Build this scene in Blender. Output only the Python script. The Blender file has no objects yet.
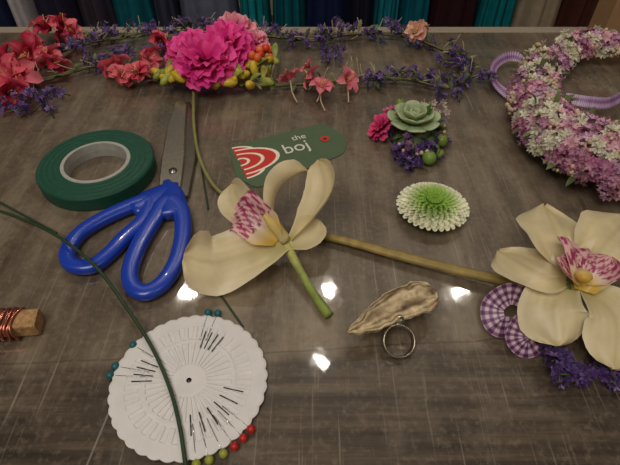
import bpy, math, random
from mathutils import Vector as V, noise
random.seed(7)
R=random.random
def U(a,b): return a+(b-a)*R()
TZ=0.75
# ---------------------------------------------------------------- colour + materials
def lin(c):
    o=[]
    for x in c[:3]:
        x=max(0,min(255,x))/255
        o.append(x/12.92 if x<=.04045 else ((x+.055)/1.055)**2.4)
    return tuple(o)
def jit(c,a=12):
    k=U(-a,a); return tuple(x+k+U(-a,a)*.35 for x in c)
def mixc(a,b,f): return tuple(x+(y-x)*f for x,y in zip(a,b))
def nmat(name):
    m=bpy.data.materials.new(name); m.use_nodes=True
    nt=m.node_tree; b=nt.nodes['Principled BSDF']
    return m,nt,b
def vmat(name,rough=.55,spec=.4,metal=0,nscale=120,namt=.25,bump=0,trans=0,coat=0):
    m,nt,b=nmat(name)
    a=nt.nodes.new('ShaderNodeAttribute'); a.attribute_name='Col'
    n=nt.nodes.new('ShaderNodeTexNoise'); n.inputs['Scale'].default_value=nscale; n.inputs['Detail'].default_value=3
    g=nt.nodes.new('ShaderNodeNewGeometry'); nt.links.new(g.outputs['Position'],n.inputs['Vector'])
    mr=nt.nodes.new('ShaderNodeMapRange'); mr.inputs['From Min'].default_value=.3; mr.inputs['From Max'].default_value=.7
    mr.inputs['To Min'].default_value=1-namt; mr.inputs['To Max'].default_value=1+namt*.5
    nt.links.new(n.outputs['Fac'],mr.inputs['Value'])
    vm=nt.nodes.new('ShaderNodeVectorMath'); vm.operation='SCALE'
    nt.links.new(a.outputs['Color'],vm.inputs[0]); nt.links.new(mr.outputs['Result'],vm.inputs['Scale'])
    nt.links.new(vm.outputs['Vector'],b.inputs['Base Color'])
    b.inputs['Roughness'].default_value=rough; b.inputs['Metallic'].default_value=metal
    b.inputs['Specular IOR Level'].default_value=spec
    b.inputs['Coat Weight'].default_value=coat
    if bump:
        bp=nt.nodes.new('ShaderNodeBump'); bp.inputs['Strength'].default_value=bump; bp.inputs['Distance'].default_value=.001
        nt.links.new(n.outputs['Fac'],bp.inputs['Height']); nt.links.new(bp.outputs['Normal'],b.inputs['Normal'])
    if trans:
        t=nt.nodes.new('ShaderNodeBsdfTranslucent'); nt.links.new(vm.outputs['Vector'],t.inputs['Color'])
        mx=nt.nodes.new('ShaderNodeMixShader'); mx.inputs[0].default_value=trans
        out=nt.nodes['Material Output']
        nt.links.new(b.outputs[0],mx.inputs[1]); nt.links.new(t.outputs[0],mx.inputs[2]); nt.links.new(mx.outputs[0],out.inputs['Surface'])
    return m
M_PET=vmat('petal',.5,trans=.25,namt=.15,spec=.3)
M_ORC=vmat('orchid_petal',.36,trans=.3,nscale=60,namt=.14,spec=.4)
M_LEAF=vmat('leaf_green',.5,namt=.3)
M_PLAS=vmat('blue_plastic',.3,spec=.5,namt=.03,coat=.2)
M_STEEL=vmat('brushed_steel',.25,metal=.9,namt=.15,nscale=300)
M_TAPE=vmat('floral_tape',.45,namt=.12,nscale=200,bump=.3)
M_CARD=vmat('cardstock',.7,namt=.06)
M_WIRE=vmat('wire_coating',.5,namt=.2)
M_WOOD=vmat('driftwood',.9,namt=.4,nscale=320,bump=1.0,spec=.15)
M_BERRY=vmat('berry_skin',.4,spec=.4,namt=.15)
M_CLOTH=vmat('cloth',.8,namt=.15,nscale=40,spec=.1)
M_RIB=vmat('satin_ribbon',.45,namt=.05)
M_COP=vmat('copper_wire',.3,metal=.9,namt=.2)
M_SUC=vmat('succulent_leaf',.55,namt=.12,nscale=80,spec=.3)
# ---------------------------------------------------------------- mesh builder (cm, z measured from the table top)
class MB:
    def __init__(s): s.v=[];s.f=[];s.m=[];s.c=[];s.sm=[]
    def add(s,vs,fs,mi=0,col=(200,200,200),sm=True):
        o=len(s.v); s.v+= [tuple(p) for p in vs]
        if isinstance(col,list): s.c+=[lin(c) for c in col]
        else: s.c+=[lin(col)]*len(vs)
        for f in fs:
            s.f.append(tuple(o+i for i in f)); s.m.append(mi); s.sm.append(sm)
def build(mb,name,mats,parent=None,org=None,rest=True):
    if rest: mb.v=[(x,y,max(z,.03)) for x,y,z in mb.v]      # everything rests on the table top
    xs=[p[0] for p in mb.v]; ys=[p[1] for p in mb.v]; zs=[p[2] for p in mb.v]
    if org is None: org=((min(xs)+max(xs))/2,(min(ys)+max(ys))/2,min(zs))
    me=bpy.data.meshes.new(name)
    me.from_pydata([((x-org[0])*.01,(y-org[1])*.01,(z-org[2])*.01) for x,y,z in mb.v],[],mb.f)
    for m in mats: me.materials.append(m)
    me.polygons.foreach_set('material_index',mb.m); me.polygons.foreach_set('use_smooth',mb.sm)
    at=me.color_attributes.new('Col','FLOAT_COLOR','POINT')
    fl=[]
    for c in mb.c: fl+=[c[0],c[1],c[2],1]
    at.data.foreach_set('color',fl)
    me.update()
    ob=bpy.data.objects.new(name,me); bpy.context.collection.objects.link(ob)
    loc=V((org[0]*.01,org[1]*.01,TZ+org[2]*.01))
    if parent: ob.parent=parent; ob.location=loc-parent.location
    else: ob.location=loc
    return ob
def empty(name,x,y,z=0):
    e=bpy.data.objects.new(name,None); e.empty_display_size=.01
    bpy.context.collection.objects.link(e); e.location=(x*.01,y*.01,TZ+z*.01); return e
def cat(pts,n,closed=False):
    P=[V(p) for p in pts]; m=len(P); out=[]
    segs=m if closed else m-1
    N=n if closed else n-1
    for k in range(n):
        u=k/N*segs
        i=min(int(u),segs-1); t=u-i
        if closed: a,b,c,d=[P[(i+j)%m] for j in (-1,0,1,2)]
        else:
            b=P[i];c=P[i+1]; a=P[i-1] if i>0 else b*2-c; d=P[i+2] if i+2<m else c*2-b
        out.append(.5*((2*b)+(c-a)*t+(2*a-5*b+4*c-d)*t*t+(3*b-a-3*c+d)*t**3))
    return out
def interp(l,s):
    if not isinstance(l,(list,tuple)): return l
    if not isinstance(l[0],(list,tuple)): l=[(i/(len(l)-1),x) for i,x in enumerate(l)]
    for (a,x),(b,y) in zip(l,l[1:]):
        if s<=b: return x+(y-x)*((s-a)/(b-a) if b>a else 0)
    return l[-1][1]
def loft(mb,pts,w,t=None,n=None,seg=8,closed=False,up=(0,0,1),mi=0,col=(200,200,200),pw=1,sm=True,rough=0):
    n=n or len(pts); P=cat(pts,n,closed); up=V(up); t=w if t is None else t
    vs=[];cs=[]
    for i,p in enumerate(P):
        a=P[(i-1)%n] if (closed or i>0) else p; b=P[(i+1)%n] if (closed or i<n-1) else p
        T=(b-a).normalized(); S=T.cross(up)
        if S.length<.05: S=T.cross(V((1,.1,0)))
        S.normalize(); N=S.cross(T); s=i/(n if closed else n-1)
        ww=interp(w,s); tt=interp(t,s)
        for k in range(seg):
            an=2*math.pi*k/seg; ca,sa=math.cos(an),math.sin(an)
            ca=math.copysign(abs(ca)**pw,ca); sa=math.copysign(abs(sa)**pw,sa)
            q=p+S*ca*ww+N*sa*tt
            if rough: q=q+N*noise.noise(q*2.2)*rough+S*noise.noise(q*1.7+V((5,5,5)))*rough
            vs.append(q); cs.append(col(s,an) if callable(col) else col)
    fs=[]
    for i in range(n if closed else n-1):
        j=(i+1)%n
        for k in range(seg):
            l=(k+1)%seg; fs.append((i*seg+k,i*seg+l,j*seg+l,j*seg+k))
    if not closed:
        fs.append(tuple(range(seg-1,-1,-1))); fs.append(tuple((n-1)*seg+k for k in range(seg)))
    mb.add(vs,fs,mi,cs,sm)
def ball(mb,c,r,mi=0,col=(200,200,200),a=8,b=5,ax=None):
    if not isinstance(r,(tuple,list)): r=(r,r,r)
    c=V(c)
    q=V(ax).normalized().to_track_quat('Z','Y') if ax is not None else None
    L=[V((0,0,r[2]))]
    for i in range(1,b):
        th=math.pi*i/b
        for k in range(a):
            ph=2*math.pi*k/a; L.append(V((r[0]*math.sin(th)*math.cos(ph),r[1]*math.sin(th)*math.sin(ph),r[2]*math.cos(th))))
    L.append(V((0,0,-r[2])))
    if q: L=[q@p for p in L]
    vs=[c+p for p in L]; fs=[]
    for k in range(a): fs.append((0,1+k,1+(k+1)%a))
    for i in range(b-2):
        for k in range(a):
            o=1+i*a; fs.append((o+k,o+a+k,o+a+(k+1)%a,o+(k+1)%a))
    e=len(vs)-1;o=1+(b-2)*a
    for k in range(a): fs.append((o+k,e,o+(k+1)%a))
    mb.add(vs,fs,mi,col)
def prism(mb,poly,z0,z1,mi=0,col=(200,200,200),bev=0):
    n=len(poly)
    ar=sum(poly[i][0]*poly[(i+1)%n][1]-poly[(i+1)%n][0]*poly[i][1] for i in range(n))
    if ar<0: poly=poly[::-1]
    def inset(d):
        o=[]
        for i in range(n):
            a=V(poly[i-1][:2]);b=V(poly[i][:2]);c=V(poly[(i+1)%n][:2])
            e1=(b-a).normalized();e2=(c-b).normalized()
            nn=V((-(e1.y+e2.y),e1.x+e2.x)); 
            if nn.length<1e-6: nn=V((-e1.y,e1.x))
            nn.normalize(); o.append(b+nn*d)
        return o
    vs=[(p[0],p[1],z0) for p in poly]+[(p[0],p[1],z1-bev) for p in poly]
    fs=[tuple(range(n-1,-1,-1))]+[(i,(i+1)%n,n+(i+1)%n,n+i) for i in range(n)]
    if bev:
        vs+=[(p.x,p.y,z1) for p in inset(bev)]
        fs+=[(n+i,n+(i+1)%n,2*n+(i+1)%n,2*n+i) for i in range(n)]+[tuple(range(2*n,3*n))]
    else: fs.append(tuple(range(n,2*n)))
    mb.add(vs,fs,mi,col,False)
def petal(mb,pts,W,nrm=(0,0,1),cup=.2,col=(220,210,180),prof=None,ruf=0,rk=6,nu=12,nv=8,mi=0,ph=0,twist=0):
    prof=prof or [(0,.25),(.15,.5),(.35,.85),(.6,1),(.8,.86),(.92,.58),(.98,.28),(1,.06)]
    P=cat(pts,nu+1); nrm=V(nrm); vs=[];cs=[]
    for i,p in enumerate(P):
        s=i/nu; T=(P[min(i+1,nu)]-P[max(i-1,0)]).normalized()
        S=T.cross(nrm)
        if S.length<.02: S=T.cross(V((.3,.8,.1)))
        S.normalize(); N=S.cross(T)
        if twist:
            a=twist*s; S,N=S*math.cos(a)+N*math.sin(a),N*math.cos(a)-S*math.sin(a)
        w=W*interp(prof,s)/2; cu=interp(cup,s)
        for j in range(nv+1):
            t=-1+2*j/nv
            q=p+S*t*w+N*(cu*w*t*t+ruf*s*math.sin(rk*t+ph+s*3)*abs(t)**.5)
            vs.append(q); cs.append(col(s,t) if callable(col) else col)
    fs=[(i*(nv+1)+j,i*(nv+1)+j+1,(i+1)*(nv+1)+j+1,(i+1)*(nv+1)+j) for i in range(nu) for j in range(nv)]
    mb.add(vs,fs,mi,cs)
def perp(n):
    n=V(n).normalized(); a=n.cross(V((.31,.17,.93)));
    if a.length<.05: a=n.cross(V((1,0,0)))
    a.normalize(); return n,a,n.cross(a)
def floret(mb,c,n,r,col,np_=5,mi=0,lift=.35,cc=None):
    n,a,b=perp(n); c=V(c); o=U(0,6); vs=[c];cs=[cc or mixc(col,(40,30,40),.35)];fs=[]
    for k in range(np_):
        t=o+2*math.pi*k/np_; h=math.pi/np_*.85
        d=lambda x,l,z:c+(a*math.cos(x)+b*math.sin(x))*l*r+n*z*r
        i=len(vs); vs+=[d(t-h,.62,lift*.6),d(t,1,lift+U(-.15,.15)),d(t+h,.62,lift*.6)]; cs+=[jit(col,8)]*3
        fs.append((0,i,i+1,i+2))
    mb.add(vs,fs,mi,cs,False)
def rdir(zmin=-1):
    while 1:
        d=V((U(-1,1),U(-1,1),U(-1,1)))
        if .1<d.length<1 and d.normalized().z>=zmin: return d.normalized()
def flower5(mb,c,n,L,W,cb,ct,k=6,mi=0,open_=.9,curl=.4):
    n,a,b=perp(n); c=V(c); o=U(0,6)
    for i in range(k):
        t=o+2*math.pi*i/k+U(-.2,.2); r=a*math.cos(t)+b*math.sin(t); l=L*U(.8,1.15)
        op=open_*U(.85,1.1)
        p1=c+(r*.45*op+n*.4)*l; p2=c+(r*op+n*(.45-curl*U(0,1)))*l
        j=jit(ct,14)
        petal(mb,[c,p1,p2],W*U(.85,1.1),n,.35,lambda s,t:mixc(cb,j,min(1,s*1.6)),nu=5,nv=4,mi=mi,ruf=.06*L)
    for i in range(3):
        loft(mb,[c,c+n*L*.3+rdir()*.1*L,c+n*L*.7+rdir()*.2*L],.04,n=4,seg=4,mi=mi,col=(230,190,120))
def carnation(mb,c,n,Rr,col,k=46,mi=0,edge=None):
    n,a,b=perp(n); c=V(c)
    for i in range(k):
        f=(i+.5)/k; th=math.acos(1-f*1.05)*1.0; t=i*2.39996
        d=(n*math.cos(th)+(a*math.cos(t)+b*math.sin(t))*math.sin(th)).normalized()
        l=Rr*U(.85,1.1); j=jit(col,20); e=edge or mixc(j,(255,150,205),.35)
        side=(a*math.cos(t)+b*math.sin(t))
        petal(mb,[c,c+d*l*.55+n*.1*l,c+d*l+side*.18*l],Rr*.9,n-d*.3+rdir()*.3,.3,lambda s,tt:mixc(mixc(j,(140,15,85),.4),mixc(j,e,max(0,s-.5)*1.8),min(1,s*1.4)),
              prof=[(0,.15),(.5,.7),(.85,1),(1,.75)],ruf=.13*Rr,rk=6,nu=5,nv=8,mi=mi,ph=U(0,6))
def lavender(mb,c,d,L,k,col=(88,62,140),r=.42,mi=0,gi=1):
    d=V(d).normalized(); c=V(c); n,a,b=perp(d)
    loft(mb,[c-d*L*.8,c,c+d*L*.5],.05,n=4,seg=4,mi=gi,col=(70,90,50))
    for i in range(k):
        s=U(-.5,.5)*L; q=U(0,6.28); rr=.42*U(.3,1)*(1-abs(s)/L*.8)
        o=(a*math.cos(q)+b*math.sin(q))
        p=c+d*s+o*rr; p.z=max(p.z,.1)
        cc=jit(mixc(col,random.choice([(170,145,200),(70,50,110),(110,75,155)]),U(0,.7)),14)
        floret(mb,p,o+d*.4,r*U(.6,1.1),cc,mi=mi,lift=.5)
def leaf(mb,c,d,L,W,col=(80,105,55),mi=1):
    c=V(c); d=V(d).normalized(); e=c+d*L; e.z=max(.1,e.z)
    petal(mb,[c,(c+e)/2+V((0,0,.15*L)),e],W,(0,0,1),.3,jit(col,14),prof=[(0,.1),(.3,.8),(.5,1),(.8,.6),(1,.02)],nu=5,nv=2,mi=mi)
def gingham(dark,light,ks,kt):
    def f(s,t):
        a=int(s*ks)%2; b=int((t+1)*kt)%2
        return dark if a and b else (light if not a and not b else mixc(dark,light,.45))
    return f

# ================================================================= TABLE
def table():
    m,nt,b=nmat('worn_wood_under_glass'); N=nt.nodes; K=nt.links
    g=N.new('ShaderNodeNewGeometry')
    def mp(sc,rot=0):
        x=N.new('ShaderNodeMapping'); x.vector_type='POINT'; x.inputs['Scale'].default_value=sc; x.inputs['Rotation'].default_value=(0,0,rot); K.new(g.outputs['Position'],x.inputs['Vector']); return x
    def nz(sc,det=6,rough=.6,rot=0):
        x=N.new('ShaderNodeTexNoise'); x.inputs['Scale'].default_value=1; x.inputs['Detail'].default_value=det; x.inputs['Roughness'].default_value=rough
        K.new(mp(sc,rot).outputs[0],x.inputs['Vector']); return x.outputs['Fac']
    def mth(op,a,b_=None,c=None,cl=False):
        x=N.new('ShaderNodeMath'); x.operation=op; x.use_clamp=cl
        for i,q in enumerate((a,b_,c)):
            if q is None: continue
            if isinstance(q,(int,float)): x.inputs[i].default_value=q
            else: K.new(q,x.inputs[i])
        return x.outputs[0]
    def ramp(f,stops):
        x=N.new('ShaderNodeValToRGB'); K.new(f,x.inputs[0]); e=x.color_ramp.elements
        while len(e)<len(stops): e.new(.5)
        for i,(p,c) in enumerate(stops): e[i].position=p; e[i].color=(*lin(c),1)
        return x.outputs[0]
    def mix(f,a,b_,bl='MIX'):
        x=N.new('ShaderNodeMix'); x.data_type='RGBA'; x.blend_type=bl
        if isinstance(f,(int,float)): x.inputs[0].default_value=f
        else: K.new(f,x.inputs[0])
        K.new(a,x.inputs[6]); 
        if isinstance(b_,tuple): x.inputs[7].default_value=(*lin(b_),1)
        else: K.new(b_,x.inputs[7])
        return x.outputs[2]
    sv=nz((66,9,1),8,.7,.05); sh=nz((9,190,1),6,.65); bl=nz((9,10,1),7,.7); fine=nz((300,260,1),3,.6)
    A=ramp(mth('ADD',mth('MULTIPLY',sv,.5),mth('MULTIPLY',bl,.5)),[(.34,(54,44,35)),(.5,(94,82,68)),(.66,(132,119,101))])
    B=ramp(mth('ADD',mth('MULTIPLY',sh,.6),mth('MULTIPLY',bl,.4)),[(.36,(38,31,25)),(.52,(70,59,49)),(.68,(104,92,78))])
    sp=N.new('ShaderNodeSeparateXYZ'); K.new(g.outputs['Position'],sp.inputs[0])
    y=mth('ADD',sp.outputs[1],mth('MULTIPLY',mth('SUBTRACT',bl,.5),.01))
    y=mth('SUBTRACT',y,mth('MULTIPLY',sp.outputs[0],.06))
    st=mth('MULTIPLY',mth('SUBTRACT',.148,y),120,cl=True)
    c=mix(st,A,B)
    ln=mth('LESS_THAN',mth('ABSOLUTE',mth('SUBTRACT',y,.148)),.0006)
    c=mix(mth('MULTIPLY',ln,.4),c,(34,29,25))
    xs=mth('ADD',sp.outputs[0],mth('MULTIPLY',sp.outputs[1],-.12))
    ln2=mth('LESS_THAN',mth('ABSOLUTE',mth('ADD',xs,.119)),.0005)
    c=mix(mth('MULTIPLY',mth('MULTIPLY',ln2,st),.6),c,(140,134,124))
    # grime and fine scratches on the glass
    for rot,sc in((.5,(500,12,1)),(-.8,(460,14,1)),(1.3,(520,12,1))):
        s1=mth('MULTIPLY',mth('SUBTRACT',nz(sc,2,.5,rot),.67),9,cl=True)
        c=mix(mth('MULTIPLY',s1,.35),c,(172,160,144))
    c=mix(mth('MULTIPLY',mth('SUBTRACT',fine,.52),1.2,cl=True),c,(148,134,116))
    c=mix(mth('MULTIPLY',mth('SUBTRACT',nz((90,110,1),5,.7),.56),2.4,cl=True),c,(54,43,34))
    c=mix(mth('MULTIPLY',mth('SUBTRACT',nz((26,30,1),6,.7),.52),1.6,cl=True),c,(138,126,110))
    K.new(c,b.inputs['Base Color'])
    b.inputs['Roughness'].default_value=.4; b.inputs['Specular IOR Level'].default_value=.35
    b.inputs['Coat Weight'].default_value=1; b.inputs['Coat IOR'].default_value=1.5
    b.inputs['Coat Roughness'].default_value=.045
    bp=N.new('ShaderNodeBump'); bp.inputs['Strength'].default_value=.1; bp.inputs['Distance'].default_value=.002
    K.new(nz((48,40,1),2,.5),bp.inputs['Height']); K.new(bp.outputs[0],b.inputs['Coat Normal'])
    mb=MB()
    prism(mb,[(-80,-25),(80,-25),(80,57),(-80,57)],-3.5,0,0,(100,90,80))
    prism(mb,[(-80,57),(80,57),(80,58.6),(-80,58.6)],-3.5,0,1,(142,130,114),.05)
    for x in(-74,74):
        for yy in(-20,52): prism(mb,[(x-3,yy-3),(x+3,yy-3),(x+3,yy+3),(x-3,yy+3)],-75,-3.5,1,(90,75,60))
    build(mb,'table',[m,M_CARD],rest=False)
table()

# ================================================================= SCISSORS
def scissors():
    e=empty('scissors',-11,26)
    blue=(22,58,166)
    h=MB()
    Lp=[(-12.0,26.9),(-13.3,26.3),(-15.0,24.9),(-16.1,23.4),(-16.3,21.8),(-15.6,20.7),(-14.3,20.6),(-13.5,21.6),(-12.8,23.2),(-11.9,24.9)]
    Rp=[(-10.6,26.9),(-9.5,26.0),(-8.85,23.6),(-8.8,21.0),(-9.3,19.2),(-10.2,18.4),(-11.1,18.8),(-11.65,20.1),(-11.65,22.2),(-11.2,24.7)]
    W=[.66,.64,.58,.54,.54,.54,.54,.54,.56,.62,.66]
    loft(h,[(x,y,.5) for x,y in Lp],W,.42,n=64,seg=14,closed=True,col=blue,pw=.7)
    loft(h,[(x,y,.56) for x,y in Rp],W,.42,n=64,seg=14,closed=True,col=blue,pw=.7)
    loft(h,[(-13.0,25.9,.5),(-11.9,26.9,.5),(-10.9,28.1,.45),(-10.2,28.9,.4)],[.8,1.2,.85,.35],[.42,.42,.36,.22],n=14,seg=12,col=blue,pw=.75)
    loft(h,[(-10.0,25.2,.6),(-10.3,26.6,.55),(-10.5,27.8,.5),(-11.2,29.2,.4)],[.8,1.2,.9,.35],[.42,.42,.36,.25],n=14,seg=12,col=blue,pw=.75)
    build(h,'handles',[M_PLAS],e)
    b=MB()
    prism(b,[(-11.5,27.5),(-12.15,31.9),(-12.65,36.9),(-12.7,40.6),(-12.15,41.4),(-11.45,40.2),(-10.9,36.2),(-10.2,31.9),(-9.8,27.8)],.42,.62,0,(178,172,162),.12)
    prism(b,[(-12.0,40.4),(-11.5,41.1),(-11.0,40.4),(-10.2,37),(-9.4,32.5),(-9.2,27.6),(-11,27.6),(-11.6,34)],.2,.42,0,(140,134,126),.1)
    loft(b,[(-10.85,30.3,.5),(-10.85,30.3,.74)],[.36,.32],n=2,seg=16,col=(150,150,150),up=(1,0,0))
    build(b,'blades',[M_STEEL],e)
scissors()

# ================================================================= FLORAL TAPE
def tape():
    mb=MB(); cx,cy=-16.9,30.7; A=96
    g=(18,70,54)
    prof=[(2.5,.0,1),(4.35,.0,0),(4.45,.12,0),(4.47,1.15,0),(4.38,1.27,0)]
    for k in range(1,9): prof.append((4.35-k*.21,1.27-(k%2)*.012,0))
    prof+=[(2.66,1.27,1),(2.64,1.31,1),(2.38,1.31,1),(2.34,.65,1),(2.37,0,1)]
    vs=[];cs=[];n=len(prof)
    for i in range(A):
        t=2*math.pi*i/A
        for (r,z,c) in prof:
            vs.append((cx+r*math.cos(t),cy+r*math.sin(t),z)); cs.append((160,160,155) if c else g)
    fs=[]
    for i in range(A):
        for k in range(n):
            fs.append((i*n+k,((i+1)%A)*n+k,((i+1)%A)*n+(k+1)%n,i*n+(k+1)%n))
    mb.add(vs,fs,0,cs,False)
    build(mb,'floral_tape_roll',[M_TAPE])
tape()

# ================================================================= PRICE TAG
def tag():
    e=empty('price_tag',-2,33.5)
    mb=MB()
    prism(mb,[(-6.9,33.8),(-6.75,34.3),(-6.2,34.65),(.5,37.6),(1.1,37.7),(1.6,37.5),(2.8,36.3),(3.05,35.6),(3.1,34.5),(2.9,33.5),(2.4,33.0),(-3.6,29.2),(-4.1,29.0),(-4.6,29.2),(-5.9,30.3)],.03,.08,0,(76,94,68))
    build(mb,'card',[M_CARD],e)
    p=MB()
    d=V((.925,.38)).normalized(); q=V((-d.y,d.x))
    def arc(c,r,z,col,w0=0,a0=-90,a1=90,sx=1.0):
        c=V(c); n=14; ps=[c+(d*math.cos(math.radians(a0+(a1-a0)*i/n))*sx+q*math.sin(math.radians(a0+(a1-a0)*i/n)))*r for i in range(n+1)]
        p.add([(x.x,x.y,z) for x in ps],[tuple(range(n+1))],0,col,False)
    z=.085
    base=V((-5.75,32.1))
    for sgn in (1,-1):
        arc(base+q*sgn*1.3-d*.1,.95,z,(225,215,200),sx=1.9); z+=.004
        arc(base+q*sgn*1.3-d*.1,.78,z,(190,48,38),sx=1.9); z+=.004
    for k,(off,r,sx) in enumerate([(0,1.75,1.95),(0,1.15,1.8),(0,.55,1.5)]):
        arc(base+q*off,r,z,(225,215,200),sx=sx); z+=.004
        arc(base+q*off,r-.17,z,(190,48,38),sx=sx); z+=.004
    c=V((1.3,35.4))
    for r,col in((.42,(185,50,42)),(.16,(30,25,22))):
        p.add([(c.x+r*math.cos(i*.3927),c.y+r*math.sin(i*.3927),z) for i in range(16)],[tuple(range(16))],0,col,False); z+=.004
    build(p,'printed_motif',[M_CARD],e)
    mw,nt,b=nmat('white_ink'); b.inputs['Base Color'].default_value=(.62,.6,.55,1)
    for txt,x,y,s in(('the',-1.5,35.1,.010),('boj',-2.1,33.2,.019)):
        cu=bpy.data.curves.new('lettering','FONT'); cu.body=txt; cu.size=s; cu.extrude=.0001
        o=bpy.data.objects.new('lettering_'+txt,cu); bpy.context.collection.objects.link(o)
        cu.materials.append(mw); o.parent=e; o.rotation_euler=(0,0,math.radians(22))
        o.location=V((x*.01,y*.01,TZ+.0011))-e.location
tag()

# ================================================================= ORCHID (centre)
CR=(232,218,178); GR=(188,180,110)
def orc(s,t):
    c=mixc(GR,CR,min(1,s*2.4+.1))
    c=mixc(c,(196,180,130),.4*max(0,1-abs(t)*6)) if s>.05 else c
    v=abs(math.sin(t*14+s*2)); c=mixc(c,(208,190,142),.3*v)
    if abs(t)>.85: c=mixc(c,(240,230,204),.5)
    if s>.9: c=mixc(c,(204,176,120),(s-.9)*4)
    return c
OP=[(0,.28),(.15,.5),(.35,.82),(.6,1),(.78,.95),(.9,.72),(.97,.4),(1,.08)]
def lipcol(s,t):
    c=(236,216,200)
    if s<.35: c=mixc((222,184,66),c,s/.35)
    sp=math.sin(t*19+s*4)*math.sin(s*23+t*5)+.25*math.sin(t*41)
    if .35<s<.93 and sp>.05: c=mixc(c,(156,28,88),.85)
    elif s>.4: c=mixc(c,(215,130,160),.35)
    return c
def orchid1():
    mb=MB()
    petal(mb,[(-1.6,21.7,1.5),(-3.9,20.7,1.7),(-6.0,19.9,1.7),(-7.8,19.8,2.4)],4.1,(0,-.35,1),[.4,.25,-.25,.5],orc,ruf=.22,rk=4.5,prof=[(0,.28),(.15,.6),(.35,.9),(.6,1),(.8,.98),(.92,.8),(.98,.5),(1,.2)],nu=24,nv=16)
    petal(mb,[(-2.3,22,1.6),(-4.4,24.2,2.0),(-5.6,26.8,2.3)],2.6,(-.3,0,1),.6,orc,OP,nu=16,nv=10,twist=.5,ruf=.15)
    petal(mb,[(-1.6,21.7,1.5),(-2.4,23.4,2.6),(-1.9,25.3,3.4),(-.2,26.7,3.6)],2.2,(-.8,-.3,.3),.9,orc,OP,nu=20,nv=12,twist=.8,ruf=.22,rk=4)
    petal(mb,[(-1.2,21.9,1.5),(.1,23.2,2.4),(1.0,25,3.2),(.6,27.2,4.1)],2.4,(-.9,-.1,.55),.7,orc,OP,ruf=.2,rk=4,nu=20,nv=12,twist=-.7)
    petal(mb,[(-1.5,21.6,1.4),(-.3,22.2,1.7),(.6,23.2,2.2)],2.2,(0,-.5,.8),.4,orc,OP,nu=12,nv=8,ruf=.12)
    petal(mb,[(-2.1,21.7,1.8),(-3.2,22.3,2.5),(-4.3,23.1,2.9),(-5.1,23.7,2.4)],3.1,(-.2,-.5,.85),[.7,.9,.4,-.4],lipcol,prof=[(0,.3),(.25,.8),(.5,.85),(.75,1),(.93,.75),(1,.3)],ruf=.24,rk=9,nu=34,nv=34)
    loft(mb,[(-1.6,21.9,1.6),(-2.2,22.2,2.5),(-2.9,22.6,3.3)],[.45,.42,.45,.22],[.35,.3,.3,.15],n=10,seg=10,col=lambda s,a:mixc((222,208,160),(232,205,110),s))
    loft(mb,[(-1.7,22.0,1.3),(-.6,19.9,.8),(.2,18.4,.5),(1.15,16.8,.38)],[.36,.26,.27,.32],n=18,seg=10,col=lambda s,a:mixc((176,172,100),(120,136,62),min(1,s*1.5)),mi=1)
    build(mb,'orchid_flower',[M_ORC,M_LEAF])
orchid1()

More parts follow.
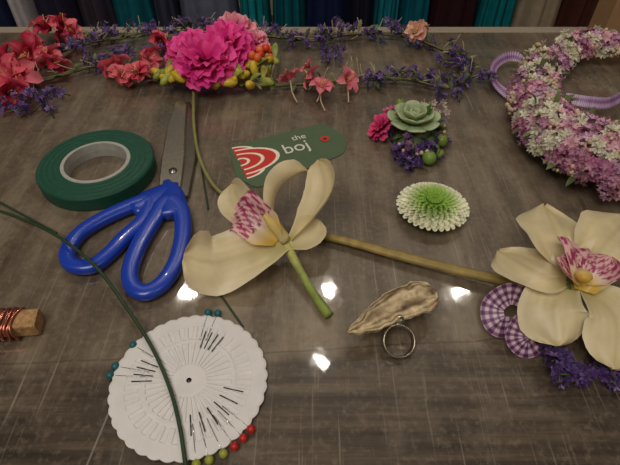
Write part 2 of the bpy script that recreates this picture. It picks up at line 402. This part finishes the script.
# ================================================================= WRAPPED STEM + ORCHID BOUTONNIERE
def orchid2():
    e=empty('orchid_boutonniere',15,17)
    s=MB()
    loft(s,[(.1,23.7,.4),(3,22.7,.45),(6.0,21.5,.5),(9.5,20.2,.55),(12.8,19.0,.8),(14.5,18,1.6)],[.26,.33,.36,.36,.38,.4],[.22,.25,.25,.28,.3,.35],n=40,seg=10,
         col=lambda s,a:mixc((162,138,76),(136,116,60),abs(math.sin(s*60))) if s>.06 else (100,116,66))
    build(s,'wrapped_stem',[M_LEAF],e)
    p=MB()
    petal(p,[(15.1,18.0,3),(14.9,20.0,3.7),(15.4,23.6,3.2)],4.3,(0,-.3,1),[.35,.2,-.35],orc,OP,ruf=.2,rk=4.5,nu=24,nv=16)
    petal(p,[(15.8,18.0,3),(17.6,19.7,3.7),(20.5,22.4,3.2)],4.4,(0,-.3,1),[.35,.2,-.35],orc,OP,ruf=.2,rk=4,nu=24,nv=16)
    petal(p,[(14.7,17.4,2.9),(13.2,17.9,3.1),(11.8,20.4,2.2)],3.3,(0,-.2,1),[.35,.3,-.1],orc,OP,ruf=.18,rk=4,nu=20,nv=14)
    petal(p,[(14.9,17.4,2.8),(13.6,16.0,2.6),(13.5,14.0,1.6)],3.8,(-.2,-.4,1),[.35,.2,-.4],orc,OP,ruf=.18,rk=4.5,nu=24,nv=16)
    petal(p,[(15.7,17.1,2.8),(16.7,15.2,2.5),(16.0,12.6,1.6)],3.7,(.1,-.4,1),[.35,.2,-.4],orc,OP,ruf=.18,rk=4,nu=24,nv=16)
    build(p,'petals',[M_ORC],e)
    l=MB()
    petal(l,[(15.3,16.7,3.0),(15.6,17.4,3.7),(16.0,18.2,4.1),(16.3,18.9,3.9)],4.4,(0,-.5,.9),[.6,.5,.2,-.3],lipcol,prof=[(0,.25),(.25,.5),(.5,.8),(.75,1),(.93,.8),(1,.4)],ruf=.26,rk=9,nu=34,nv=40)
    for sx in(-1,1):
        petal(l,[(15.4,17.1,3.2),(15.4+sx*.9,17.4,3.9),(15.4+sx*1.5,18.0,4.4)],1.9,(-sx*.6,-.4,.8),.4,lipcol,ruf=.12,nu=20,nv=20)
    loft(l,[(15.3,17.6,3.4),(15.1,17.0,4.0),(14.9,16.5,4.2)],[.4,.42,.46,.25],[.35,.35,.35,.2],n=10,seg=10,col=lambda s,a:mixc((230,218,180),(226,180,76),max(0,s*1.6-.6)))
    build(l,'lip',[M_ORC],e)
    r=MB()
    gc=gingham((76,28,74),(196,176,190),30,3.0)
    for pts in([(13.4,16.6,1.3),(11.9,17.3,1.9),(10.7,16.7,1.5),(11.0,15.7,.9),(13.2,16.0,.9)],[(13.4,16.2,1.2),(12.2,15.6,1.4),(11.8,14.9,.9),(12.5,14.6,.5),(13.8,15.8,.8)]):
        petal(r,pts,1.3,(-.2,-.75,.6),.05,gc,prof=[(0,.5),(.2,1),(.8,1),(1,.6)],nu=150,nv=18)
    build(r,'gingham_ribbon',[M_RIB],e)
    f=MB()
    for i in range(24):
        c=(U(13.4,17.5),U(12.1,15.6),U(.3,.9))
        lavender(f,c,rdir(-.2),1.1,12,(78,54,108),.34)
    loft(f,[(14.9,17.6,.4),(15,17.4,2.8)],[1.1,.5],n=4,seg=10,col=(90,100,60),mi=1)
    build(f,'filler_flowers',[M_PET,M_LEAF],e)
orchid2()

# ================================================================= BUTTON CHRYSANTHEMUM
def mum():
    mb=MB(); c=V((8.95,26.1,.35))
    ball(mb,c+V((0,0,.3)),(1.8,1.8,.75),0,(150,182,96),18,8)
    rings=16
    for k in range(rings):
        f=k/(rings-1); n=int(8+27*f); el=math.radians(86-84*f)
        col=mixc((140,182,66),(236,236,210),min(1,max(0,(f-.3)*2.0)))
        base=c+V((0,0,1.0-.65*f))
        for i in range(n):
            t=2*math.pi*(i+.5*(k%2))/n+U(-.05,.05); r=V((math.cos(t),math.sin(t),0))
            r0=.08+1.42*f; L=.42+.62*f
            d=r*math.cos(el)+V((0,0,math.sin(el)))
            a=base+r*r0; b=a+d*L*.6; e=b+(r*.9+V((0,0,.45-.35*f))).normalized()*L*.5 if f>.3 else b+(V((0,0,1))*.3-r*.6)*L*.5
            cc=jit(col,7)
            petal(mb,[a,b,e],.2+.3*f,(V((0,0,1))-r*.4),.6,lambda s,tt:mixc(mixc(cc,(120,160,66),.6),cc,min(1,s*2.0)),prof=[(0,.6),(.6,1),(.9,.95),(1,.55)],nu=4,nv=3)
    loft(mb,[(8.95,26.1,.03),(8.95,26.1,.5)],[.5,1.4],n=3,seg=12,col=(95,125,60),up=(1,0,0))
    build(mb,'button_chrysanthemum',[M_PET])
mum()

# ================================================================= SUCCULENT BOUTONNIERE
def succ():
    e=empty('succulent_boutonniere',9,35)
    s=MB(); c=V((8.8,35.6,1.6))
    for k,(n,L,W,el,z) in enumerate([(7,2.4,.82,14,0),(7,1.95,.75,32,.15),(5,1.45,.62,50,.3),(4,.95,.42,66,.4),(3,.5,.24,80,.45)]):
        for i in range(n):
            t=2*math.pi*(i+.5*(k%2))/n+.2; r=V((math.cos(t),math.sin(t),0)); E=math.radians(el)
            d=r*math.cos(E)+V((0,0,math.sin(E))); up=V((0,0,1))*math.cos(E)-r*math.sin(E)
            b=c+V((0,0,z)); cc=jit((136,154,112),8)
            loft(s,[b,b+d*L*.5-up*.06,b+d*L*.85,b+d*L+up*.08],[(0,W*.6),(.35,W*.95),(.6,W),(.8,W*.75),(.93,W*.38),(1,.03)],[(0,.2),(.5,.16),(.9,.08),(1,.02)],n=12,seg=12,up=up,
                 col=lambda s_,a:mixc(cc,(180,135,120) if s_>.93 else (176,188,152),max(0,s_-.35)*1.2))
    build(s,'succulent_rosette',[M_SUC],e)
    f=MB()
    for x,y,z,r in[(8.2,39.3,1.2,.5),(9.7,31.9,.7,.6),(11.1,34.0,.9,.55),(11.5,36.2,.9,.42),(10.7,32.6,.6,.4),(7.5,39,.8,.4)]:
        ball(f,(x,y,max(z,r)),r,2,jit((104,128,54),10),12,8)
        ball(f,(x,y,max(z,r)+r*.95),.08,2,(60,70,35),6,4)
    for i in range(34):
        t=U(0,6.28); rr=U(1.4,2.7); lavender(f,(9.2+rr*math.cos(t)*.9,35.2+rr*math.sin(t)*1.25,U(.3,1.1)),rdir(0),1.2,9,random.choice([(95,66,130),(120,95,155),(165,115,150)]),.34)
    for x,y in[(7.6,31.7),(8.1,32.1),(7.3,32.5),(8.8,31.6),(7.9,31.0)]: lavender(f,(x,y,.6),rdir(-.1),1.4,14,(88,60,122),.36)
    for i in range(26): floret(f,(U(10.2,12.3),U(36.8,39.8),U(.8,1.6)),rdir(.2),.36,jit((224,205,195),8))
    for i in range(18):
        t=U(0,6.28); ball(f,(9.2+2.5*math.cos(t),35.2+3*math.sin(t),U(.5,1.3)),.2,0,jit((205,180,150),10),6,4)
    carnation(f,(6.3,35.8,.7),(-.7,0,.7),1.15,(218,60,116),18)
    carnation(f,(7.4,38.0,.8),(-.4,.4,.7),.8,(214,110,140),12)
    for i in range(14): leaf(f,(9.2,35.2,.6),rdir(-.1),U(2.2,3.2),.8,(75,100,50))
    loft(f,[(9,35.2,.05),(8.9,35.3,1.7)],[2.0,.8],n=4,seg=12,col=(80,95,55),mi=1,up=(1,0,0))
    build(f,'berries_and_filler',[M_PET,M_LEAF,M_BERRY],e)
succ()

# ================================================================= DRIFTWOOD RING
def ring():
    e=empty('driftwood_ring',5,16)
    w=MB()
    def wc(s,a):
        g=noise.noise(V((math.cos(a)*5,math.sin(a)*5,s*2.5)))+.6*noise.noise(V((math.cos(a)*14,math.sin(a)*14,s*6)))
        return mixc((198,178,144),(104,86,64),max(0,min(1,.32+g*1.5)))
    loft(w,[(2.1,15.15,1.2),(3.4,15.75,1.3),(5.1,16.8,1.42),(6.6,17.45,1.45),(7.55,17.85,1.4)],[(0,.1),(.1,.4),(.3,.78),(.55,1.1),(.72,1.15),(.88,.95),(.97,.65),(1,.3)],[(0,.1),(.3,.2),(.8,.26),(1,.12)],n=90,seg=56,col=wc,rough=.15,pw=.65)
    build(w,'driftwood_slab',[M_WOOD],e)
    r=MB(); c=V((5.05,14.9,.62)); ax=V((.15,-.5,.85)).normalized(); n,a,b=perp(ax); A=48
    vs=[];fs=[]
    pr=[(.86,-.24),(.95,-.26),(.98,0),(.95,.26),(.86,.24)]
    for i in range(A):
        t=2*math.pi*i/A
        for (rr,h) in pr: vs.append(c+(a*math.cos(t)+b*math.sin(t))*rr+n*h)
    m=len(pr)
    for i in range(A):
        for k in range(m): fs.append((i*m+k,((i+1)%A)*m+k,((i+1)%A)*m+(k+1)%m,i*m+(k+1)%m))
    r.add(vs,fs,0,(150,142,130))
    loft(r,[(5.1,15.6,.95),(5.15,16.1,1.15)],[.25,.5],n=3,seg=10,col=(150,145,135))
    build(r,'metal_band',[M_STEEL],e)
ring()

# ================================================================= PIN WHEEL
def pinwheel():
    cx,cy=-6.6,12.65; e=empty('pin_wheel',cx,cy)
    d=MB(); A=432; vs=[];cs=[]
    W=(206,203,202)
    def rz(t,k):
        sc=4.18+.1*abs(math.sin(t*18)); pl=.055*(1 if math.sin(t*36)>0 else 0)
        return [(.14,.0),(.14,.3),(.9,.3),(.95,.28),(1.0,.28+pl),(2.3,.28+pl),(2.35,.34),(2.5,.35),(2.62,.3),(2.7,.28+pl),(3.4,.28+pl),(3.45,.32),(sc-.12,.32),(sc,.27),(sc,.18),(sc-.1,.12),(.14,.12)][k]
    n=17
    for i in range(A):
        t=2*math.pi*i/A
        for k in range(n):
            r,z=rz(t,k); vs.append((cx+r*math.cos(t),cy+r*math.sin(t),z)); cs.append(W)
    fs=[(i*n+k,((i+1)%A)*n+k,((i+1)%A)*n+(k+1)%n,i*n+(k+1)%n) for i in range(A) for k in range(n)]
    d.add(vs,fs,0,cs,False)
    build(d,'scalloped_disc',[M_CARD],e)
    p=MB()
    heads=[(-10.85,13.5,0),(-11.0,12.95,0),(-10.2,14.85,0),(-6.2,17.1,0),(-5.6,17.05,0),(-3.0,10.0,1),(-3.35,9.55,1),(-3.75,9.15,1),(-4.25,8.8,2),(-4.9,8.5,2),(-5.5,8.3,2)]
    hc=[(14,92,98),(165,30,30),(140,145,50)]
    for x,y,k in heads:
        dx,dy=cx-x,cy-y; L=math.hypot(dx,dy); dx/=L;dy/=L
        ball(p,(x,y,.27),.23,1,hc[k],14,9)
        loft(p,[(x,y,.27),(x+dx*.9,y+dy*.9,.36),(x+dx*1.4,y+dy*1.4,.37),(x+dx*2.0,y+dy*2.0,.37)],.022,n=5,seg=6,col=(190,190,190))
    for a in [60,67,74,81,158,166,174,182,-78,-65,-52,-39,-26,-13]:
        t=math.radians(a)
        loft(p,[(cx+2.0*math.cos(t),cy+2.0*math.sin(t),.37),(cx+3.1*math.cos(t),cy+3.1*math.sin(t),.37)],.034,n=2,seg=6,col=(80,76,72))
    loft(p,[(cx,cy,.2),(cx,cy,.33)],[.16,.14],n=3,seg=16,col=(70,65,60),up=(1,0,0))
    build(p,'pins',[M_STEEL,M_BERRY],e)
pinwheel()

# ================================================================= WIRES
def wires():
    g=(38,60,36)
    for nm,pts,r,c in[
      ('floral_wire',[(-26,27.4,.2),(-20.9,25.1,.5),(-16.9,22.5,1.3),(-13.6,19.9,1.3),(-11.2,17.3,.8),(-9.1,14.7,.55),(-7.6,12.3,.5),(-6.6,10.1,.5),(-5.8,7.7,.5)],.11,g),
      ('floral_wire',[(-26,28.7,.15),(-21.1,25.7,.3),(-17.4,23.2,.9)],.09,g),
      ('flower_stem',[(-11.2,42.4,.8),(-10.2,36.5,.7),(-9.0,32.0,.5),(-7.3,28.7,.25),(-5.2,26.8,.2)],.15,(128,124,74)),
      ('floral_wire',[(-8.9,31.6,.1),(-7.6,26.5,.1)],.07,g),
      ('floral_wire',[(-5.9,18.9,.08),(-4.0,16.2,.08)],.06,g)]:
        mb=MB(); loft(mb,pts,r,n=max(8,len(pts)*6),seg=7,col=c); build(mb,nm,[M_WIRE])
wires()

# ================================================================= WIRE PADDLE
def paddle():
    e=empty('copper_wire_paddle',-20,16.1)
    m=MB(); loft(m,[(-27,15.5,.6),(-20,15.95,.6),(-16.3,16.2,.6),(-16.25,16.2,.6)],[.68,.68,.66,.6],[.55,.55,.53,.48],n=20,seg=20,col=(160,126,88),pw=.25,sm=False); build(m,'wooden_stick',[M_WOOD],e)
    c=MB()
    for i in range(38):
        x=-24+i*.185; y=16.1+(x+17)*.065; a=U(-.15,.15)
        loft(c,[(x+a,y-.78,.12),(x,y-.8,1.05),(x-a,y,1.25),(x+a,y+.8,1.05),(x,y+.78,.15),(x,y,.08)],.085,n=20,seg=5,closed=True,col=jit((190,120,104),15))
    build(c,'copper_windings',[M_COP],e)
paddle()

# ================================================================= FLOWER CROWN (left/back)
def crown1():
    e=empty('flower_crown',-7,49)
    v=MB(); P=[(-28.5,48,.6),(-25,52.5,.7),(-19.1,54.3,.8),(-14.8,55.4,.8),(-11,56,.8),(-5,54.5,.7),(1.1,53,.8),(3.9,54.3,.9),(9.7,54.5,.8),(14,51.5,.7),(16.4,46.3,.7),(13.5,43.2,.6),(9.5,44.6,.7),(4.5,44.6,.6),(-1,43.8,.6),(-6,43.4,.7),(-12,43.8,.7),(-17,45,.7),(-22,47.3,.7),(-27,44.5,.6)]
    loft(v,P,.14,n=160,seg=6,closed=True,col=(80,82,50))
    loft(v,[(x+.3*math.sin(i*2),y+.3*math.cos(i*3),z+.15) for i,(x,y,z) in enumerate(P)],.07,n=160,seg=5,closed=True,col=(110,108,68))
    C=cat(P,200,True)
    far=[q for q in C if not(-14<q.x<-8 and q.y<46)]
    for q in far:
        if R()<.6: leaf(v,q,rdir(-.1),U(.9,1.8),U(.3,.6),random.choice([(85,98,58),(128,126,88),(70,80,50)]),0)
    for i in range(110):
        q=random.choice(far); d=rdir(0); loft(v,[q,q+d*1.0,q+d*2+rdir()*.4],.04,n=5,seg=4,col=(175,162,130))
    build(v,'vine_hoop',[M_LEAF],e)
    L=MB()
    for x,y,z in[(-25.6,50.5,1.5),(-21.9,48.2,1),(-24.8,53.3,1),(-19.1,54.3,1.5),(-14.8,55.6,1.5),(-24.3,40.7,1),(1.1,53,1.5),(3.9,54.8,1.5),(6.5,45,1),(9.5,45.2,1.2),(12.8,44.6,1.2),(16.1,46.7,1.2),(9.7,54.9,1.2),(-1.1,52.8,1),(13.5,42.4,.8),(-11.8,55.8,1.5),(2.1,50.3,1),(-25.2,39.9,1),(-22.9,55,1),(16.4,45,1),(14.8,49.5,1),(-17,51,1),(-27,40.2,.8),(-20.5,50.2,1),(7,54.3,1),(12.2,53,1),(-4.5,55,1)]:
        for k in range(4): lavender(L,(x+U(-1.3,1.3),y+U(-1.2,1.0),z+U(-.3,.5)),rdir(-.3),1.8,12,(116,92,152),.38)
    build(L,'lavender_sprigs',[M_PET,M_LEAF],e)
    p=MB()
    for x,y,z,l in[(-29.3,53.6,1.5,2.4),(-27.5,54.5,1.5,2.2),(-29.2,48.8,1.5,2.5),(-30.5,46.5,1.5,2.2),(-28.5,43.7,1.5,2.5),(-28.5,41.0,1,2.3),(-31,44,1.2,2.3),(-26.0,46.2,1,2.0),(-26.5,54.2,1.3,1.8),(-19.4,45.5,1.2,1.9),(-16.9,44.8,1,1.7),(-16.1,47.2,1.3,1.7),(-16.4,52,1,1.7),(-27.2,48.6,1,1.9),(-18.5,44.3,1,1.6)]:
        for k in range(2): flower5(p,(x+U(-.4,.4),y+U(-.4,.4),z),rdir(.15),l*.9,1.25,(176,40,76),random.choice([(216,84,104),(224,112,124),(202,62,90)]),6)
    for x,y,z,l in[(-1.9,43.6,1.2,1.4),(.5,43.7,1.2,1.6),(1.1,42.1,1,1.5),(3.4,43.6,1.2,1.5),(0,46,1.2,1.2)]:
        flower5(p,(x,y,z),rdir(.1),l,.9,(205,80,100),(226,128,140),6)
        loft(p,[(x,y,z),(x+U(-.5,.5),y-1.2,.6),(x+U(-1,1),y-2.4,.2)],.07,n=5,seg=5,col=(215,190,170))
    for k in range(3): flower5(p,(12.2+U(-.3,.3),53.3,1.6),rdir(.3),1.6,1.5,(235,190,150),(236,184,165),6,open_=.7)
    build(p,'coral_blossoms',[M_PET],e)
    h=MB()
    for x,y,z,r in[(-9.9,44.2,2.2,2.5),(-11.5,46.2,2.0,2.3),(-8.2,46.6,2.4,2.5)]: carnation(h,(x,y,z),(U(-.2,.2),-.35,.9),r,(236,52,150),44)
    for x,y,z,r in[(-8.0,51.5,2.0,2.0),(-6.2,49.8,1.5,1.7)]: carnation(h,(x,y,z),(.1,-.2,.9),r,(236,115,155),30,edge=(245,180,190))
    build(h,'pink_carnations',[M_PET],e)
    b=MB()
    for x,y,z in[(-13.5,43.7,2),(-12.4,42.9,1.9),(-13.9,43.1,1.7),(-6.4,43.1,2),(-5.4,44.5,2),(-3.5,46.1,2),(-4,45.1,1.5),(-8.6,42.4,1.5),(-5.9,42.2,1.5),(-10.2,42.7,1.8),(-7.5,42.0,1.8),(-14.4,44.5,1.3),(-4.6,43.6,1.2)]:
        for k in range(2):
            d=rdir(0); ball(b,(x+U(-.5,.5),y+U(-.4,.5),z+U(-.3,.4)),(.42,.42,.85),0,jit(random.choice([(196,172,48),(178,158,40),(136,142,56)]),12),8,6,d)
        leaf(b,(x,y,z),V((U(-1,1),U(0,1),.4)),1.8,.7,(128,138,56),0)
    for x,y,z in[(-4.8,47.3,2.6),(-5.4,44.9,2.8),(-4.2,46.2,2.4),(-5.0,46.2,2.9),(-4.3,48,2.2)]:
        for k in range(2): ball(b,(x+U(-.4,.4),y+U(-.4,.4),z+U(-.3,.2)),.42,0,jit(random.choice([(205,60,34),(214,98,44)]),10),10,7)
    build(b,'yellow_buds_and_berries',[M_BERRY],e)
crown1()

# ================================================================= FLOWER CROWN (right)
def crown2():
    e=empty('flower_crown',27,39)
    P=[(32.3,49.5,1.6),(29.1,50.6,1.6),(25.3,48.2,1.6),(22.0,43.3,1.7),(20.0,38.5,1.8),(20.1,33.8,2),(22.2,30.2,2.2),(25.7,28.4,2.2),(30.5,29.5,2),(34.5,34.5,1.7),(36.5,41,1.6),(35.5,46.5,1.6)]
    Rd=[1.5,1.7,2.0,1.9,1.9,2.4,3.2,3.6,2.8,2.0,1.6,1.5,1.5]
    v=MB(); loft(v,P,[r*.55 for r in Rd],[r*.4 for r in Rd],n=80,seg=10,closed=True,col=(92,84,66),rough=.3); build(v,'crown_base',[M_LEAF],e)
    f=MB(); C=cat(P,240,True)
    lil=(196,140,180);mag=(172,92,140);wh=(232,228,214);rice=(230,204,184);pk=(222,158,180)
    for i in range(660):
        u=R() if i<400 else U(.33,.68); k=int(u*239); p=C[k]; T=(C[(k+1)%240]-C[k-1]).normalized(); S=T.cross(V((0,0,1))).normalized()
        a=U(-.3,math.pi+.3); r=interp(Rd,u); o=S*math.cos(a)+V((0,0,1))*math.sin(a)
        c=p+o*r*U(.72,1.02); c.z=max(.3,p.z+(c.z-p.z)*.65)
        g=noise.noise(V((c.x*.55,c.y*.55,3)))*1.2
        base=wh if g>.16 else rice if g>.06 else pk if g>-.06 else lil if g>-.22 else mag
        if R()<.22: base=random.choice([lil,wh,pk,rice,wh])
        if base==rice:
            for j in range(16): ball(f,c+rdir()*.5,U(.13,.22),0,jit(random.choice([(232,206,186),(220,186,172),(208,204,158)]),10),5,4)
        else:
            for j in range(10): 
                q=rdir(); floret(f,c+q*U(.2,.6),o+q*.9,U(.32,.5),jit(base,16),cc=mixc(base,(240,235,225) if base!=wh else (190,190,120),.6),lift=.5)
        if R()<.1: leaf(f,c,o+rdir()*.4,1.4,.5,(96,108,66),0)
    build(f,'statice_and_rice_flowers',[M_PET],e)
    r=MB()
    gc=gingham((112,66,122),(192,170,198),110,1.5)
    for pts in([(23.5,46.6,1),(21,48.2,1.4),(18.9,46.8,1.2),(18.2,44.2,.8),(19.2,41.8,.5),(20.5,41,.8)],[(23.2,39.6,1.6),(25,38.6,1.8),(27,38.9,1.6),(29.5,41,1.4),(32,44,1.2)]):
        petal(r,pts,1.0,(.3,-.75,.5),.05,gc,prof=[(0,1),(1,1)],nu=220,nv=6)
    build(r,'lilac_ribbon',[M_RIB],e)
crown2()

# ================================================================= CARDBOARD BOX at table edge
def box():
    mb=MB(); c=(150,118,85)
    x0,x1,y0,y1=32.6,44,53.6,60
    prism(mb,[(x0,y0),(x1,y0),(x1,57),(x0,57)],.05,8,0,c,.1)
    mb.add([(x0,y0,8),(x1,y0,8),(x1,y0-1,10.5),(x0,y0-1,10.5)],[(0,1,2,3)],0,(165,132,98),False)
    mb.add([(x0,57,8),(x1,57,8),(x1,58.3,10.3),(x0,58.3,10.3)],[(0,1,2,3)],0,(165,132,98),False)
    build(mb,'cardboard_box',[M_CARD])
box()

# ================================================================= CLOTHES RACK + DRESSES
def rack():
    e=empty('rack_of_dresses',0,150,-75)
    rk=MB(); y=150
    loft(rk,[(-95,y,82),(95,y,82)],1.2,n=2,seg=10,col=(150,150,150))
    for x in(-95,95):
        loft(rk,[(x,y,-73.8),(x,y,82)],1.2,n=2,seg=10,col=(150,150,150)); loft(rk,[(x,y-22,-74),(x,y+22,-74)],1.0,n=2,seg=10,col=(150,150,150))
    D=[(-12,20,(34,46,76)),(20,42,(190,184,190)),(42,84,(44,42,62)),(84,120,(62,54,66)),(116,160,(20,96,110)),(158,182,(60,62,84)),(180,242,(104,108,132)),(240,272,(24,136,148)),(272,308,(16,98,114)),(304,350,(26,36,74)),(346,374,(34,34,50)),(370,398,(28,126,146)),(396,428,(18,98,118)),(424,476,(52,28,34)),(472,512,(16,116,128)),(508,556,(160,146,126)),(552,594,(74,42,36)),(590,650,(70,62,58)),(-80,-12,(60,30,60)),(650,720,(30,80,90))]
    for i,(a,b,c) in enumerate(D):
        x0=(a-310)*.303;x1=(b-310)*.303; cx=(x0+x1)/2; hw=(x1-x0)/2*1.08
        m=MB(); A=64; zs=[-56,-50,-40,-30,-20,-10,0,10,20,30,40,50,58,66,72,75]; vs=[];cs=[]
        for z in zs:
            f=(z+56)/131; w=hw*(1-.35*math.sin(min(1,f*1.5)*math.pi/2)+(.2 if f>.6 else 0)*math.sin((f-.6)/.4*math.pi))
            if z>70: w*=.5
            for k in range(A):
                t=2*math.pi*k/A; fold=1+.16*(1-f)*math.sin(k/A*2*math.pi*7+i)+.05*math.sin(t*13+i*2)
                vs.append((cx+w*math.cos(t),y+(5+3*(1-f))*math.sin(t)*fold,z+(.8*math.sin(t*5) if z<-50 else 0)))
                cs.append(mixc(c,(16,22,28),.7) if (i in(7,8,11,14) and k%5==0) else c)
        fs=[(j*A+k,j*A+(k+1)%A,(j+1)*A+(k+1)%A,(j+1)*A+k) for j in range(len(zs)-1) for k in range(A)]
        fs.append(tuple((len(zs)-1)*A+k for k in range(A)))
        m.add(vs,fs,0,cs); loft(m,[(cx,y,74),(cx,y,80),(cx+1.2,y,83.4)],.25,n=6,seg=6,col=(150,150,150)); build(m,'hanging_dress_%d'%(i+1),[M_CLOTH],e,rest=False)
    build(rk,'rack_frame',[M_STEEL],e,rest=False)
rack()

# ================================================================= ROOM
def room():
    def shell(name,vs,fs,c,sc=20,amt=.1,rough=.8):
        m=MB(); m.add(vs,fs,0,c,False); build(m,name,[vmat(name+'_paint',rough,namt=amt,nscale=sc)],rest=False)
    X=260;Y0=-200;Y1=250;Z0=-75;Z1=185
    def bx(x0,x1,y0,y1,z0,z1):
        return [(x0,y0,z0),(x1,y0,z0),(x1,y1,z0),(x0,y1,z0),(x0,y0,z1),(x1,y0,z1),(x1,y1,z1),(x0,y1,z1)],[(0,3,2,1),(4,5,6,7),(0,1,5,4),(1,2,6,5),(2,3,7,6),(3,0,4,7)]
    shell('floor',*bx(-X,X,Y0,Y1,Z0-5,Z0),(92,78,66),6,.3,.5)
    shell('ceiling',*bx(-X,X,Y0,Y1,Z1,Z1+5),(150,142,130))
    shell('wall_back',*bx(-X,X,Y1,Y1+5,Z0,Z1),(172,158,138))
    shell('wall_front',*bx(-X,X,Y0-5,Y0,Z0,Z1),(170,158,142))
    shell('wall_left',*bx(-X-5,-X,Y0,Y1,Z0,Z1),(170,158,142))
    shell('wall_right',*bx(X,X+5,Y0,Y1,Z0,Z1),(170,158,142))
    shell('baseboard_back',*bx(-X,X,Y1-1.5,Y1,Z0,Z0+10),(200,195,185))
room()
def lamps():
    for x,y,p in[(8,140,10),(70,140,10),(-58,140,8),(4,104,1.5)]:
        m=MB()
        loft(m,[(x,y,184.5),(x,y,172)],.3,n=2,seg=6,col=(40,40,40))
        A=24;pr=[(1.5,172),(3,171),(7,165),(7.3,165),(3.2,171.6),(1.5,172.6)];vs=[]
        for i in range(A):
            for r,z in pr: vs.append((x+r*math.cos(i*2*math.pi/A),y+r*math.sin(i*2*math.pi/A),z))
        n=len(pr); m.add(vs,[(i*n+k,((i+1)%A)*n+k,((i+1)%A)*n+(k+1)%n,i*n+(k+1)%n) for i in range(A) for k in range(n)],0,(60,58,55))
        build(m,'pendant_lamp',[M_CARD],rest=False)
        l=bpy.data.lights.new('bulb','POINT'); l.energy=p; l.shadow_soft_size=.02; l.color=(1,.92,.8)
        o=bpy.data.objects.new('bulb',l); o.location=(x*.01,y*.01,TZ+1.60); bpy.context.collection.objects.link(o)
    for nm,loc,s,en,col in[('fill_area_light',(-.5,-.7,2.55),1.1,28,(1,.92,.81)),('fill_area_light',(1.5,-.9,2.55),.8,9,(1,.9,.77))]:  # unseen area lights added behind the camera for soft fill, not room fixtures
        l=bpy.data.lights.new(nm,'AREA'); l.shape='SQUARE'; l.size=s; l.energy=en; l.color=col
        o=bpy.data.objects.new(nm,l); o.location=loc; bpy.context.collection.objects.link(o)
lamps()
w=bpy.data.worlds.new('World'); bpy.context.scene.world=w; w.use_nodes=True
w.node_tree.nodes['Background'].inputs[0].default_value=(.9,.85,.8,1); w.node_tree.nodes['Background'].inputs[1].default_value=.3
cam=bpy.data.cameras.new('camera'); cam.lens=28.28; cam.sensor_width=36; cam.clip_start=.01
co=bpy.data.objects.new('camera',cam); bpy.context.collection.objects.link(co)
co.location=(0,0,TZ+.25); co.rotation_euler=(math.radians(44),0,0)
bpy.context.scene.camera=co
bpy.context.scene.view_settings.view_transform='Standard'
